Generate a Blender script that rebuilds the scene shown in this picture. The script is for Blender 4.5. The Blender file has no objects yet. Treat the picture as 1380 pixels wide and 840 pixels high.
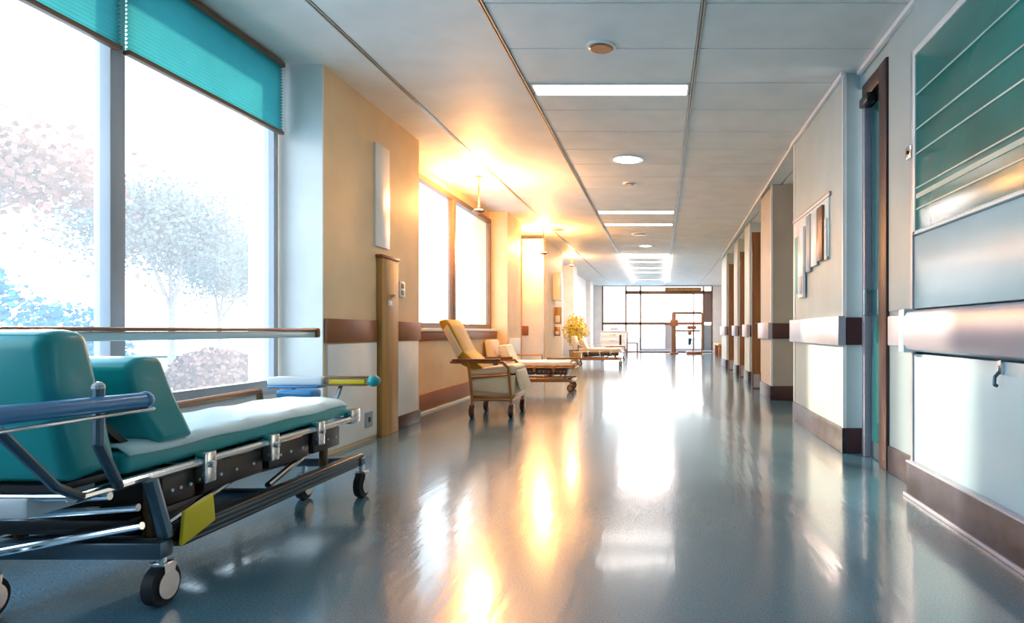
import bpy, bmesh, math, random
from mathutils import Vector, Matrix
random.seed(7)
C = bpy.context.scene.collection
PI = math.pi

# ------------------------------------------------------------ camera
CH = 0.87                      # eye height
FPX = 900.0                    # focal length in pixels of the 1380 px frame
cam = bpy.data.cameras.new('camera')
cam.sensor_width = 36.0
cam.lens = FPX / 1380.0 * 36.0
cam.shift_x = -200 / 1380.0
cam.shift_y = 26 / 1380.0
cam.clip_end = 300
co = bpy.data.objects.new('camera', cam)
C.objects.link(co)
co.location = (0, 0, CH)
co.rotation_euler = (PI / 2, 0, 0)
bpy.context.scene.camera = co

# ------------------------------------------------------------ sky
w = bpy.data.worlds.new('sky'); bpy.context.scene.world = w
w.use_nodes = True
nt = w.node_tree; nt.nodes.clear()
tc = nt.nodes.new('ShaderNodeTexCoord')
sx = nt.nodes.new('ShaderNodeSeparateXYZ')
rp = nt.nodes.new('ShaderNodeValToRGB')
rp.color_ramp.elements[0].position = 0.0
rp.color_ramp.elements[0].color = (1.0, 0.97, 0.93, 1)
rp.color_ramp.elements[1].position = 0.75
rp.color_ramp.elements[1].color = (0.42, 0.72, 1.0, 1)
e = rp.color_ramp.elements.new(0.22); e.color = (0.80, 0.93, 1.0, 1)
bg = nt.nodes.new('ShaderNodeBackground'); bg.inputs[1].default_value = 4.6
wo = nt.nodes.new('ShaderNodeOutputWorld')
nt.links.new(tc.outputs['Generated'], sx.inputs[0])
nt.links.new(sx.outputs['Z'], rp.inputs[0])
nt.links.new(rp.outputs[0], bg.inputs[0])
nt.links.new(bg.outputs[0], wo.inputs[0])

# ------------------------------------------------------------ sun (low, from ahead on the left)
sd = bpy.data.lights.new('sun', 'SUN'); sd.energy = 8.0; sd.angle = math.radians(1.6)
sd.color = (1.0, 0.80, 0.58)
so = bpy.data.objects.new('sun', sd); C.objects.link(so)
SUN_AZ, SUN_EL = math.radians(43), math.radians(15)
v = Vector((math.sin(SUN_AZ) * math.cos(SUN_EL), -math.cos(SUN_AZ) * math.cos(SUN_EL), -math.sin(SUN_EL)))
so.rotation_euler = v.to_track_quat('-Z', 'Y').to_euler()
so.location = (-20, 30, 12)

vs = bpy.context.scene.view_settings
vs.view_transform = 'Standard'; vs.look = 'None'; vs.gamma = 1.0; vs.use_curve_mapping = False
vs.exposure = 0.30

# ------------------------------------------------------------ materials
MATS = {}
def mat(name, col, rough=0.5, metal=0.0, bump=0.0, bscale=40, var=0.06, vscale=3, spec=None, coat=0, emit=None, estr=0, trans=0, stretch=None):
    if name in MATS: return MATS[name]
    m = bpy.data.materials.new(name); m.use_nodes = True
    n = m.node_tree; b = n.nodes['Principled BSDF']
    b.inputs['Roughness'].default_value = rough
    b.inputs['Metallic'].default_value = metal
    if spec is not None: b.inputs['Specular IOR Level'].default_value = spec
    if coat: b.inputs['Coat Weight'].default_value = coat; b.inputs['Coat Roughness'].default_value = 0.08
    t = n.nodes.new('ShaderNodeTexCoord'); mp = n.nodes.new('ShaderNodeMapping')
    n.links.new(t.outputs['Object'], mp.inputs[0])
    if stretch: mp.inputs['Scale'].default_value = stretch
    no = n.nodes.new('ShaderNodeTexNoise'); no.inputs['Scale'].default_value = vscale; no.inputs['Detail'].default_value = 5
    n.links.new(mp.outputs[0], no.inputs[0])
    r = n.nodes.new('ShaderNodeValToRGB')
    r.color_ramp.elements[0].position = 0.3; r.color_ramp.elements[1].position = 0.7
    r.color_ramp.elements[0].color = tuple(max(0, c * (1 - var)) for c in col) + (1,)
    r.color_ramp.elements[1].color = tuple(min(1, c * (1 + var)) for c in col) + (1,)
    n.links.new(no.outputs['Fac'], r.inputs[0]); n.links.new(r.outputs[0], b.inputs['Base Color'])
    if bump:
        n2 = n.nodes.new('ShaderNodeTexNoise'); n2.inputs['Scale'].default_value = bscale; n2.inputs['Detail'].default_value = 3
        n.links.new(mp.outputs[0], n2.inputs[0])
        bp = n.nodes.new('ShaderNodeBump'); bp.inputs['Strength'].default_value = bump; bp.inputs['Distance'].default_value = 0.01
        n.links.new(n2.outputs['Fac'], bp.inputs['Height']); n.links.new(bp.outputs[0], b.inputs['Normal'])
    if emit:
        b.inputs['Emission Color'].default_value = emit + (1,); b.inputs['Emission Strength'].default_value = estr
    MATS[name] = m
    return m

def glass(name, tint, diffuse=0.0, dcol=(1, 1, 1), gloss=0.06, rough=0.02):
    """thin pane: mostly transparent, a little mirror, optionally a share of milky film"""
    m = bpy.data.materials.new(name); m.use_nodes = True
    n = m.node_tree; n.nodes.clear()
    tr = n.nodes.new('ShaderNodeBsdfTransparent'); tr.inputs[0].default_value = tint + (1,)
    tl = n.nodes.new('ShaderNodeBsdfTranslucent'); tl.inputs[0].default_value = dcol + (1,)
    gl = n.nodes.new('ShaderNodeBsdfGlossy'); gl.inputs['Roughness'].default_value = rough
    m1 = n.nodes.new('ShaderNodeMixShader'); m1.inputs[0].default_value = diffuse
    m2 = n.nodes.new('ShaderNodeMixShader')
    lw = n.nodes.new('ShaderNodeLayerWeight'); lw.inputs[0].default_value = 0.5
    pw = n.nodes.new('ShaderNodeMath'); pw.operation = 'POWER'; pw.inputs[1].default_value = 5.0
    ma = n.nodes.new('ShaderNodeMath'); ma.operation = 'MULTIPLY_ADD'; ma.inputs[1].default_value = 0.9; ma.inputs[2].default_value = gloss
    n.links.new(lw.outputs['Facing'], pw.inputs[0]); n.links.new(pw.outputs[0], ma.inputs[0]); n.links.new(ma.outputs[0], m2.inputs[0])
    n.links.new(tr.outputs[0], m1.inputs[1]); n.links.new(tl.outputs[0], m1.inputs[2])
    n.links.new(m1.outputs[0], m2.inputs[1]); n.links.new(gl.outputs[0], m2.inputs[2])
    o = n.nodes.new('ShaderNodeOutputMaterial'); n.links.new(m2.outputs[0], o.inputs[0])
    MATS[name] = m
    return m

def fabric_glow(name, col, share=0.6):
    """woven blind: diffuse + translucent"""
    m = bpy.data.materials.new(name); m.use_nodes = True
    n = m.node_tree; n.nodes.clear()
    t = n.nodes.new('ShaderNodeTexCoord'); no = n.nodes.new('ShaderNodeTexNoise'); no.inputs['Scale'].default_value = 5
    n.links.new(t.outputs['Object'], no.inputs[0])
    r = n.nodes.new('ShaderNodeValToRGB')
    r.color_ramp.elements[0].color = tuple(c * 0.85 for c in col) + (1,)
    r.color_ramp.elements[1].color = tuple(min(1, c * 1.15) for c in col) + (1,)
    n.links.new(no.outputs['Fac'], r.inputs[0])
    d = n.nodes.new('ShaderNodeBsdfDiffuse'); tl = n.nodes.new('ShaderNodeBsdfTranslucent')
    n.links.new(r.outputs[0], d.inputs[0]); n.links.new(r.outputs[0], tl.inputs[0])
    mx = n.nodes.new('ShaderNodeMixShader'); mx.inputs[0].default_value = share
    n.links.new(d.outputs[0], mx.inputs[1]); n.links.new(tl.outputs[0], mx.inputs[2])
    o = n.nodes.new('ShaderNodeOutputMaterial'); n.links.new(mx.outputs[0], o.inputs[0])
    MATS[name] = m
    return m

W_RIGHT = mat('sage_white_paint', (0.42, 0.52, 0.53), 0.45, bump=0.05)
W_LEFT = mat('cream_orange_glow_paint', (0.84, 0.60, 0.35), 0.55, bump=0.05)  # cream wall colour with the flare's orange glow mixed into it
W_WHITE = mat('white_paint', (0.84, 0.82, 0.80), 0.5, bump=0.05)
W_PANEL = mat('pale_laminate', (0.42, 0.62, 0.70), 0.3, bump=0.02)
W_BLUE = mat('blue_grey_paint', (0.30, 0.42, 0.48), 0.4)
CEIL = mat('ceiling_tile_white', (0.80, 0.80, 0.78), 0.6, bump=0.06, bscale=120)
CEILP = mat('plasterboard_white', (0.82, 0.79, 0.75), 0.6)
TRACK = mat('grid_metal', (0.55, 0.50, 0.45), 0.3, metal=0.7)
TRIMW = mat('white_trim', (0.85, 0.85, 0.85), 0.3)
BROWN = mat('dark_brown_vinyl', (0.050, 0.018, 0.020), 0.4, var=0.2)
DOORW = mat('dark_oak', (0.22, 0.095, 0.03), 0.45, var=0.25, vscale=2, stretch=(6, 6, 0.6))
BROWNL = mat('chestnut_vinyl', (0.26, 0.085, 0.030), 0.4, var=0.15)
OCHRE = mat('ochre_wood', (0.42, 0.22, 0.06), 0.45, var=0.25, vscale=2, stretch=(6, 6, 0.6), bump=0.1)
ALU = mat('brushed_aluminium', (0.44, 0.44, 0.53), 0.38, metal=0.45, bump=0.03, bscale=60, stretch=(1, 1, 8))
MARBLE = mat('mottled_grey_skirting', (0.035, 0.035, 0.055), 0.38, var=0.75, vscale=9, spec=0.3)
TEALB = mat('teal_glass_board', (0.0, 0.19, 0.17), 0.16, var=0.3, vscale=1.2, coat=0.0, spec=0.35)
PSTRIPE = mat('pale_stripe', (0.45, 0.60, 0.52), 0.3)
FRAMEW = mat('window_frame_grey', (0.50, 0.50, 0.54), 0.4)
FRAMEB = mat('bronze_frame', (0.20, 0.10, 0.05), 0.35, metal=0.3)
GLASS1 = glass('sheer_film_glass', (0.88, 0.95, 1.0), 0.14, (0.93, 0.97, 1.0))
GLASS2 = glass('clear_glass', (0.97, 0.97, 0.97), 0.10)
GLASSE = glass('pale_glass', (0.95, 0.98, 1.0), 0.12)
DOORG = mat('teal_door_glass', (0.02, 0.15, 0.17), 0.1, coat=0.6)
BLIND = fabric_glow('teal_blind_fabric', (0.075, 0.40, 0.42), 0.45)
CHROME = mat('chrome', (0.75, 0.78, 0.82), 0.15, metal=1.0)
STEEL = mat('painted_steel_blue_grey', (0.10, 0.16, 0.21), 0.35, metal=0.6)
BLACKM = mat('black_metal', (0.025, 0.028, 0.035), 0.35, metal=0.4)
RUBBER = mat('black_rubber', (0.02, 0.02, 0.022), 0.6)
UNDER = mat('dark_brown_plastic', (0.035, 0.022, 0.020), 0.4)
TEALV = mat('teal_vinyl', (0.012, 0.36, 0.37), 0.38, bump=0.05, coat=0.2)
SHEET = mat('white_sheet', (0.74, 0.90, 0.93), 0.7, bump=0.25, bscale=12)
BLUEP = mat('blue_padded_vinyl', (0.03, 0.25, 0.55), 0.3, coat=0.3)
WHITEP = mat('white_plastic', (0.80, 0.82, 0.85), 0.3)
YELLOW = mat('yellow_plastic', (0.95, 0.68, 0.02), 0.4)
MUST = mat('mustard_vinyl', (0.45, 0.28, 0.01), 0.5, bump=0.1, var=0.2)
CREAMV = mat('cream_vinyl', (0.82, 0.66, 0.46), 0.5, bump=0.1)
GOLDM = mat('bronze_metal', (0.42, 0.20, 0.08), 0.3, metal=0.7)
LAMPW = mat('lamp_diffuser', (0.9, 0.9, 0.9), 0.5, emit=(1.0, 0.93, 0.88), estr=15.0)
LAMPF = mat('far_lamp_diffuser', (0.9, 0.9, 0.9), 0.5, emit=(1.0, 0.80, 0.72), estr=42.0)
LAMPD = mat('downlight_diffuser', (0.9, 0.9, 0.9), 0.5, emit=(1.0, 0.97, 0.93), estr=5.0)
LAMPS = mat('strip_diffuser', (0.9, 0.9, 0.9), 0.5, emit=(1.0, 0.86, 0.82), estr=22.0)
LAMPO = mat('added_lamp_diffuser', (0.9, 0.6, 0.3), 0.5, emit=(1.0, 0.62, 0.25), estr=9.0)
LEAF = mat('yellow_green_leaf', (0.70, 0.50, 0.03), 0.5, var=0.35, vscale=30)
BARK = mat('bark', (0.28, 0.20, 0.17), 0.8, var=0.3, vscale=12, bump=0.3)
LEAFO = mat('autumn_leaf', (0.26, 0.11, 0.08), 0.7, var=0.3)
LEAFG = mat('grey_green_leaf', (0.13, 0.14, 0.13), 0.7, var=0.3)
PAPER = mat('paper_white', (0.80, 0.84, 0.84), 0.6, var=0.03)
PAPERT = mat('paper_teal', (0.12, 0.45, 0.46), 0.5)
GREYP = mat('grey_panel', (0.30, 0.36, 0.42), 0.4)
TAUPE = mat('taupe_panel', (0.20, 0.14, 0.13), 0.5)

def floor_mat():
    m = bpy.data.materials.new('polished_vinyl_floor'); m.use_nodes = True
    n = m.node_tree; b = n.nodes['Principled BSDF']
    t = n.nodes.new('ShaderNodeTexCoord')
    no = n.nodes.new('ShaderNodeTexNoise'); no.inputs['Scale'].default_value = 160; no.inputs['Detail'].default_value = 4
    n.links.new(t.outputs['Object'], no.inputs[0])
    r = n.nodes.new('ShaderNodeValToRGB'); r.color_ramp.elements[0].position = 0.35; r.color_ramp.elements[1].position = 0.65
    r.color_ramp.elements[0].color = (0.055, 0.150, 0.215, 1); r.color_ramp.elements[1].color = (0.11, 0.24, 0.315, 1)
    n.links.new(no.outputs['Fac'], r.inputs[0]); n.links.new(r.outputs[0], b.inputs['Base Color'])
    b.inputs['Roughness'].default_value = 0.20
    b.inputs['Specular IOR Level'].default_value = 0.75
    b.inputs['Coat Weight'].default_value = 0.5; b.inputs['Coat Roughness'].default_value = 0.09
    mp = n.nodes.new('ShaderNodeMapping'); mp.inputs['Scale'].default_value = (7, 1.2, 1)
    n.links.new(t.outputs['Object'], mp.inputs[0])
    n2 = n.nodes.new('ShaderNodeTexNoise'); n2.inputs['Scale'].default_value = 3.0; n2.inputs['Detail'].default_value = 3
    n.links.new(mp.outputs[0], n2.inputs[0])
    bp = n.nodes.new('ShaderNodeBump'); bp.inputs['Strength'].default_value = 0.05; bp.inputs['Distance'].default_value = 0.02
    n.links.new(n2.outputs['Fac'], bp.inputs['Height'])
    n.links.new(bp.outputs[0], b.inputs['Normal']); n.links.new(bp.outputs[0], b.inputs['Coat Normal'])
    return m
FLOOR = floor_mat()

# ------------------------------------------------------------ mesh helpers
SPLIT = {'cross_member', 'head_column', 'column', 'strut', 'steering_linkage', 'foot_bar', 'leg_frame', 'ceiling_track', 'cross_bar', 'lower_rail', 'upper_rail', 'pump', 'foot', 'base_rail', 'frame', 'rivet', 'deck_frame', 'gas_spring', 'side_frame', 'rail_post', 'stem'}
class MB:
    """collects shapes given in world (or local) coordinates; off = origin subtracted"""
    def __init__(s, off=(0, 0, 0)):
        s.b = bmesh.new(); s.o = Vector(off)
    def box(s, x0, x1, y0, y1, z0, z1, bev=0.0, seg=2):
        t = bmesh.new()
        bmesh.ops.create_cube(t, size=1)
        bmesh.ops.scale(t, vec=(abs(x1 - x0), abs(y1 - y0), abs(z1 - z0)), verts=t.verts)
        if bev: bmesh.ops.bevel(t, geom=t.edges[:], offset=bev, segments=seg, profile=0.5, affect='EDGES')
        bmesh.ops.translate(t, vec=Vector(((x0 + x1) / 2, (y0 + y1) / 2, (z0 + z1) / 2)) - s.o, verts=t.verts)
        s.join(t); return s
    def join(s, t):
        me = bpy.data.meshes.new('tmp'); t.to_mesh(me); t.free(); s.b.from_mesh(me); bpy.data.meshes.remove(me)
    def cyl(s, p0, p1, r, r2=None, seg=16):
        p0, p1 = Vector(p0), Vector(p1); d = p1 - p0
        t = bmesh.new()
        bmesh.ops.create_cone(t, cap_ends=True, segments=seg, radius1=r, radius2=r if r2 is None else r2, depth=d.length)
        q = Vector((0, 0, 1)).rotation_difference(d.normalized()).to_matrix().to_4x4()
        bmesh.ops.transform(t, matrix=Matrix.Translation((p0 + p1) / 2 - s.o) @ q, verts=t.verts)
        s.join(t); return s
    def tube(s, pts, r, seg=10):
        pts = [Vector(p) for p in pts]
        for a, b in zip(pts, pts[1:]): s.cyl(a, b, r, seg=seg)
        for p in pts[1:-1]: s.ball(p, r, 8)
        return s
    def ball(s, p, r, seg=12, sc=(1, 1, 1)):
        t = bmesh.new(); bmesh.ops.create_uvsphere(t, u_segments=seg, v_segments=max(6, seg // 2), radius=r)
        bmesh.ops.scale(t, vec=sc, verts=t.verts)
        bmesh.ops.translate(t, vec=Vector(p) - s.o, verts=t.verts); s.join(t); return s
    def prof(s, pts, a0, a1, axis='x', bev=0.0, seg=3):
        """polygon given in the plane across axis, extruded from a0 to a1; bevelled"""
        t = bmesh.new()
        f = lambda u, v_, a: (a, u, v_) if axis == 'x' else ((u, a, v_) if axis == 'y' else (u, v_, a))
        A = [t.verts.new(f(u, v_, a0)) for u, v_ in pts]; B = [t.verts.new(f(u, v_, a1)) for u, v_ in pts]
        t.faces.new(A); t.faces.new(B[::-1]); n = len(pts)
        for i in range(n): t.faces.new((A[i], B[i], B[(i + 1) % n], A[(i + 1) % n]))
        bmesh.ops.recalc_face_normals(t, faces=t.faces[:])
        if bev: bmesh.ops.bevel(t, geom=t.edges[:], offset=bev, segments=seg, profile=0.5, affect='EDGES')
        bmesh.ops.translate(t, vec=-s.o, verts=t.verts); s.join(t); return s
    def quad(s, pts):
        s.b.faces.new([s.b.verts.new(Vector(p) - s.o) for p in pts]); return s
    def build(s, name, m, parent=None, smooth=True, label=None, loc=None):
        if name in SPLIT:
            parts = s.pieces()
            if len(parts) > 1:
                r = None
                for bm_ in parts:
                    k = MB(); k.b.free(); k.b = bm_; k.done = True
                    r = k._build(name, m, parent, smooth, label, loc)
                return r
        return s._build(name, m, parent, smooth, label, loc)
    def pieces(s):
        bm = s.b; bm.verts.ensure_lookup_table(); seen = set(); isl = []
        for v0 in bm.verts:
            if v0 in seen: continue
            st = [v0]; seen.add(v0); comp = []
            while st:
                q = st.pop(); comp.append(q)
                for e_ in q.link_edges:
                    o_ = e_.other_vert(q)
                    if o_ not in seen: seen.add(o_); st.append(o_)
            lo = [min(q.co[i] for q in comp) - 0.002 for i in range(3)]; hi = [max(q.co[i] for q in comp) + 0.002 for i in range(3)]
            isl.append([comp, lo, hi])
        grp = []
        for c in isl:
            hit = [g for g in grp if any(all(c[1][i] <= d_[2][i] and c[2][i] >= d_[1][i] for i in range(3)) for d_ in g)]
            n_ = [c]
            for g in hit: n_ += g; grp.remove(g)
            grp.append(n_)
        if len(grp) == 1: return [bm]
        res = []
        for g in grp:
            nb_ = bmesh.new(); mp = {}; fs = set()
            for c in g:
                for q in c[0]:
                    mp[q] = nb_.verts.new(q.co)
                    for f_ in q.link_faces: fs.add(f_)
            for f_ in fs: nb_.faces.new([mp[q] for q in f_.verts])
            res.append(nb_)
        bm.free(); s.b = None
        return res
    def _build(s, name, m, parent=None, smooth=True, label=None, loc=None):
        bmesh.ops.recalc_face_normals(s.b, faces=s.b.faces[:])
        me = bpy.data.meshes.new(name); s.b.to_mesh(me); s.b.free()
        o = bpy.data.objects.new(name, me); C.objects.link(o)
        me.materials.append(m)
        if smooth:
            for p in me.polygons: p.use_smooth = True
            try: me.set_sharp_from_angle(angle=math.radians(35))
            except Exception: pass
        if parent: o.parent = parent
        if label: o['label'] = label
        if loc is not None: o.location = loc
        return o

def thing(name, label, cat, loc, group=None, rz=0):
    o = bpy.data.objects.new(name, None); C.objects.link(o); o.location = loc; o.rotation_euler[2] = rz
    o.empty_display_size = 0.1
    o['label'] = label; o['category'] = cat
    if group: o['group'] = group
    return o
def tag(o, label, cat, group=None):
    o['label'] = label; o['category'] = cat
    if group: o['group'] = group
    return o
def struct(o, label=None):
    o['kind'] = 'structure'
    if label: o['label'] = label
    return o
def bxo(name, m, x0, x1, y0, y1, z0, z1, parent=None, bev=0.0, label=None, smooth=True):
    return MB().box(x0, x1, y0, y1, z0, z1, bev).build(name, m, parent, smooth, label)

H = 2.70          # ceiling height
XL = -2.32        # face of the left piers
XW = -2.62        # window plane
def X_R(y): return 1.36 + 0.018 * max(0, y - 4)   # face of the right piers

# ============================================================ SETTING
struct(bxo('floor', FLOOR, -3.2, 3.0, -5.0, 27.3, -0.1, 0.0, smooth=False), 'polished blue-grey vinyl floor of the corridor')

# ---- ceiling: slab, tiles, tracks
ceil = struct(bxo('ceiling', CEILP, -3.2, 3.0, -5.0, 27.3, H + 0.02, H + 0.14, smooth=False), 'white suspended ceiling of the corridor')
TY = [-5 + 0.6 * i for i in range(0, 54)]
LIGHT_Y = [5.07, 10.30, 11.50, 16.6, 17.8, 19.4, 21.0, 23.8]
cols = [(-0.985, 0.225), (0.255, 1.50)]
for x0, x1 in cols:
    lo = MB(); cnt = 0
    ys = [4.93 + 0.6 * k for k in range(-17, 38)]
    for y in ys:
        if y < -5 or y + 0.6 > 27.2: continue
        a, b = y + 0.006, y + 0.594
        cut = None
        if x0 < 0:
            for ly in LIGHT_Y:
                if a - 0.12 < ly < b + 0.12: cut = ly
        segs = [(a, b)]
        if cut is not None:
            segs = [(p, q) for p, q in ((a, min(b, cut - 0.125)), (max(a, cut + 0.125), b)) if q - p > 0.03]
        for p, q in segs:
            if 1.3 < y < 11.5:
                MB().box(x0, x1, p, q, H, H + 0.018, 0.003, 1).build('ceiling_tile', CEIL, ceil)
            else:
                lo.box(x0, x1, p, q, H, H + 0.018); cnt += 1
    o = lo.build('ceiling_tile', CEIL, ceil, False); o['kind'] = 'stuff'
for x in (-0.20,):
    pass
MB().box(-1.935, -1.015, -5, 27.2, H, H + 0.018).build('ceiling_panel', CEILP, ceil, False)
MB().box(-3.2, -1.965, -5, 27.2, H, H + 0.018).build('ceiling_panel', CEILP, ceil, False)
MB().box(1.53, 3.0, 6.0, 27.2, H, H + 0.018).build('ceiling_panel', CEILP, ceil, False)
for x in (-1.95, -1.0, 0.24):
    t = MB()
    t.box(x - 0.013, x - 0.004, -5, 27.2, H - 0.008, H + 0.02); t.box(x + 0.004, x + 0.013, -5, 27.2, H - 0.008, H + 0.02)
    t.build('ceiling_track', TRACK, ceil, False)

# ---- right wall, near part: plain wall with a thick cladding panel on it
XN = 1.42; XP = 1.33
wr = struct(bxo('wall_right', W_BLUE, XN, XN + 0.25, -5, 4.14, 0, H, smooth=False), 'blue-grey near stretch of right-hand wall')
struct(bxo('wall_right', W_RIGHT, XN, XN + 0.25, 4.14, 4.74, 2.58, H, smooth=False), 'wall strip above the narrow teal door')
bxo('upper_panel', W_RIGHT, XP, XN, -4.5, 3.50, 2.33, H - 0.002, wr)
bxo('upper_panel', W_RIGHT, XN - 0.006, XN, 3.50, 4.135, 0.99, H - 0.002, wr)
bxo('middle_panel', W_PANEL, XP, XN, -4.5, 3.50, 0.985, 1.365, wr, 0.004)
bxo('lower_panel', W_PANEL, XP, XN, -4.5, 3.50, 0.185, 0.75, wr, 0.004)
bxo('edge_strip', ALU, XP - 0.008, XN, 3.505, 3.535, 0.0, 2.34, wr, 0.003, 'bright metal corner strip')
struct(bxo('baseboard_right', MARBLE, XP - 0.035, XP + 0.02, -4.5, 3.52, 0.008, 0.18, bev=0.006), 'mottled dark grey skirting under the near right panel')
struct(bxo('trim_1', ALU, XP - 0.045, XP - 0.03, -4.5, 3.54, 0.0, 0.02, bev=0.003), 'thin metal bead along the foot of the skirting')
struct(bxo('trim_2', ALU, XP - 0.038, XP + 0.0, -4.5, 3.52, 0.18, 0.190, bev=0.002), 'thin metal cap on the skirting')
struct(bxo('baseboard_right', MARBLE, XN - 0.02, XN + 0.01, 3.545, 4.12, 0.0, 0.16, bev=0.004), 'grey skirting beside the narrow teal door')
struct(bxo('trim_3', ALU, XN - 0.055, XN + 0.01, 3.62, 4.02, 0.78, 0.96, bev=0.01), 'short grey rail stub beside the narrow teal door')
# big crash rail
rail = thing('bumper_rail', 'wide brushed metal bumper rail on the nearest right-hand wall', 'rail', (XP, 1.0, 0.76))
r = MB((XP, 1.0, 0.76)); r.prof([(XP + 0.002, 0.762), (XP - 0.055, 0.775), (XP - 0.068, 0.80), (XP - 0.068, 0.94), (XP - 0.055, 0.965), (XP + 0.002, 0.978)], -4.4, 3.46, 'y')
r.build('rail_cover', ALU, rail)
r = MB((XP, 1.0, 0.76)); r.box(XP - 0.07, XP + 0.0, 3.46, 3.54, 0.757, 0.983, 0.008); r.build('end_cap', W_PANEL, rail, label='pale end cap')
hk = thing('wall_hook', 'small dark metal hook hanging below the near right bumper rail', 'hook', (XP - 0.012, 2.60, 0.69))
q = MB((XP - 0.012, 2.60, 0.69)); q.box(XP - 0.012, XP, 2.585, 2.615, 0.70, 0.755, 0.003).build('hook_plate', CHROME, hk)
q = MB((XP - 0.012, 2.60, 0.69)); q.tube([(XP - 0.010, 2.6, 0.71), (XP - 0.028, 2.6, 0.69), (XP - 0.030, 2.6, 0.66), (XP - 0.018, 2.6, 0.655)], 0.007).build('hook_arm', STEEL, hk)
ck = thing('panel_clip', 'small metal clip on the edge of the teal glass board', 'clip', (XP - 0.01, 3.50, 1.81))
q = MB((XP - 0.01, 3.50, 1.81)); q.box(XP - 0.028, XP - 0.002, 3.475, 3.552, 1.775, 1.84, 0.004).build('clip_body', CHROME, ck)
q = MB((XP - 0.01, 3.50, 1.81)); q.cyl((XP - 0.028, 3.515, 1.808), (XP - 0.036, 3.515, 1.808), 0.010).build('screw', BLACKM, ck)

# teal board with pale stripes
bd = thing('glass_board', 'large glossy teal glass board with thin pale stripes on right wall', 'board', (XP, 1.0, 1.37))
MB((XP, 1.0, 1.37)).box(XP - 0.014, XN, -4.5, 3.44, 1.385, 2.29, 0.003).build('board_face', TEALB, bd)
fr = MB((XP, 1.0, 1.37)); fr.box(XP - 0.02, XN, -4.5, 3.475, 2.29, 2.325, 0.003); fr.box(XP - 0.02, XN, 3.44, 3.475, 1.367, 2.29, 0.003); fr.box(XP - 0.02, XN, -4.5, 3.475, 1.367, 1.385, 0.002)
fr.build('board_frame', TRIMW, bd)
for z0, z1 in ((2.078, 2.086), (1.90, 1.908), (1.775, 1.783), (1.598, 1.606), (1.548, 1.572), (1.490, 1.498)):
    MB((XP, 1.0, 1.37)).box(XP - 0.0175, XP - 0.010, -4.5, 3.43, z0, z1).build('stripe', PSTRIPE, bd, False)

# ---- narrow teal door between near wall and first pier
d = MB(); X0 = XN + 0.03
dr = struct(MB().box(XN - 0.02, XN + 0.10, 4.145, 4.29, 0.0, 2.575, 0.008).build('door_1', BROWN), 'narrow teal glazed door in a dark brown frame')
bxo('door_head', BROWN, XN - 0.015, XN + 0.10, 4.29, 4.66, 2.47, 2.575, dr, 0.006)
bxo('door_jamb', ALU, XN - 0.015, XN + 0.10, 4.60, 4.66, 0.0, 2.47, dr, 0.006, 'grey metal far jamb')
lf = bxo('door_leaf', STEEL, X0, X0 + 0.045, 4.29, 4.60, 0.01, 2.47, dr, 0.005)
bxo('door_glass', DOORG, X0 - 0.006, X0 + 0.01, 4.33, 4.57, 0.12, 2.40, lf, 0.002)
q = MB(); q.tube([(X0 - 0.005, 4.575, 0.98), (X0 - 0.05, 4.575, 0.98), (X0 - 0.05, 4.575, 1.15), (X0 - 0.005, 4.575, 1.15)], 0.009); q.build('door_handle', CHROME, lf)
q = MB(); q.box(XN - 0.045, XN + 0.02, 4.45, 4.62, 2.405, 2.465, 0.006); q.build('door_closer', BLACKM, dr)

# ---- right piers
def pier(y0, y1, x0, x1, n, lab, m=W_RIGHT, front=True):
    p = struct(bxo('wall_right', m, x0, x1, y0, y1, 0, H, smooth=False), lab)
    bxo('corner_strip', TRIMW, x0 - 0.006, x0 + 0.02, y0 - 0.006, y0 + 0.02, 0.0, H, p, 0.002, 'thin white corner guard')
    bxo('band', BROWN, x0 + 0.012, x1, y0 - 0.022, y0 + 0.002, 0.77, 0.965, p, 0.004, 'dark brown protective band')
    bxo('bumper_rail', ALU, x0 - 0.045, x0 + 0.012, y0 - 0.022, y1, 0.765, 0.975, p, 0.008, 'pale metal bumper rail')
    bxo('baseboard', BROWN, x0 + 0.012, x1, y0 - 0.014, y0 + 0.002, 0.0, 0.18, p, 0.003, 'dark brown skirting')
    bxo('baseboard', MARBLE, x0 - 0.014, x0 + 0.012, y0 - 0.014, y1, 0.0, 0.18, p, 0.003, 'grey skirting')
    return p
p1 = pier(4.74, 6.50, 1.30, 1.80, 1, 'first pier on the right, with the notice board')
bxo('corner_strip', TRIMW, 1.294, 1.30, 6.44, 6.50, 0.0, H, p1, 0.001)
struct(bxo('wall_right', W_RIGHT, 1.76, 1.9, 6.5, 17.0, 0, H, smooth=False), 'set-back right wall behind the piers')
pA = pier(8.35, 9.2, 1.385, 1.76, 2, 'second pier on the right, beyond the notice board', mat('taupe_paint', (0.42, 0.38, 0.32), 0.5))
pB = pier(11.3, 11.9, 1.50, 1.76, 3, 'third pier on the right, brown door post in front of it')
pC = pier(13.4, 14.0, 1.54, 1.76, 4, 'slim fourth pier on the right, between two brown doors')
pD = pier(15.8, 17.0, 1.56, 1.76, 5, 'last pier on the right before the bright lobby')
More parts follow.
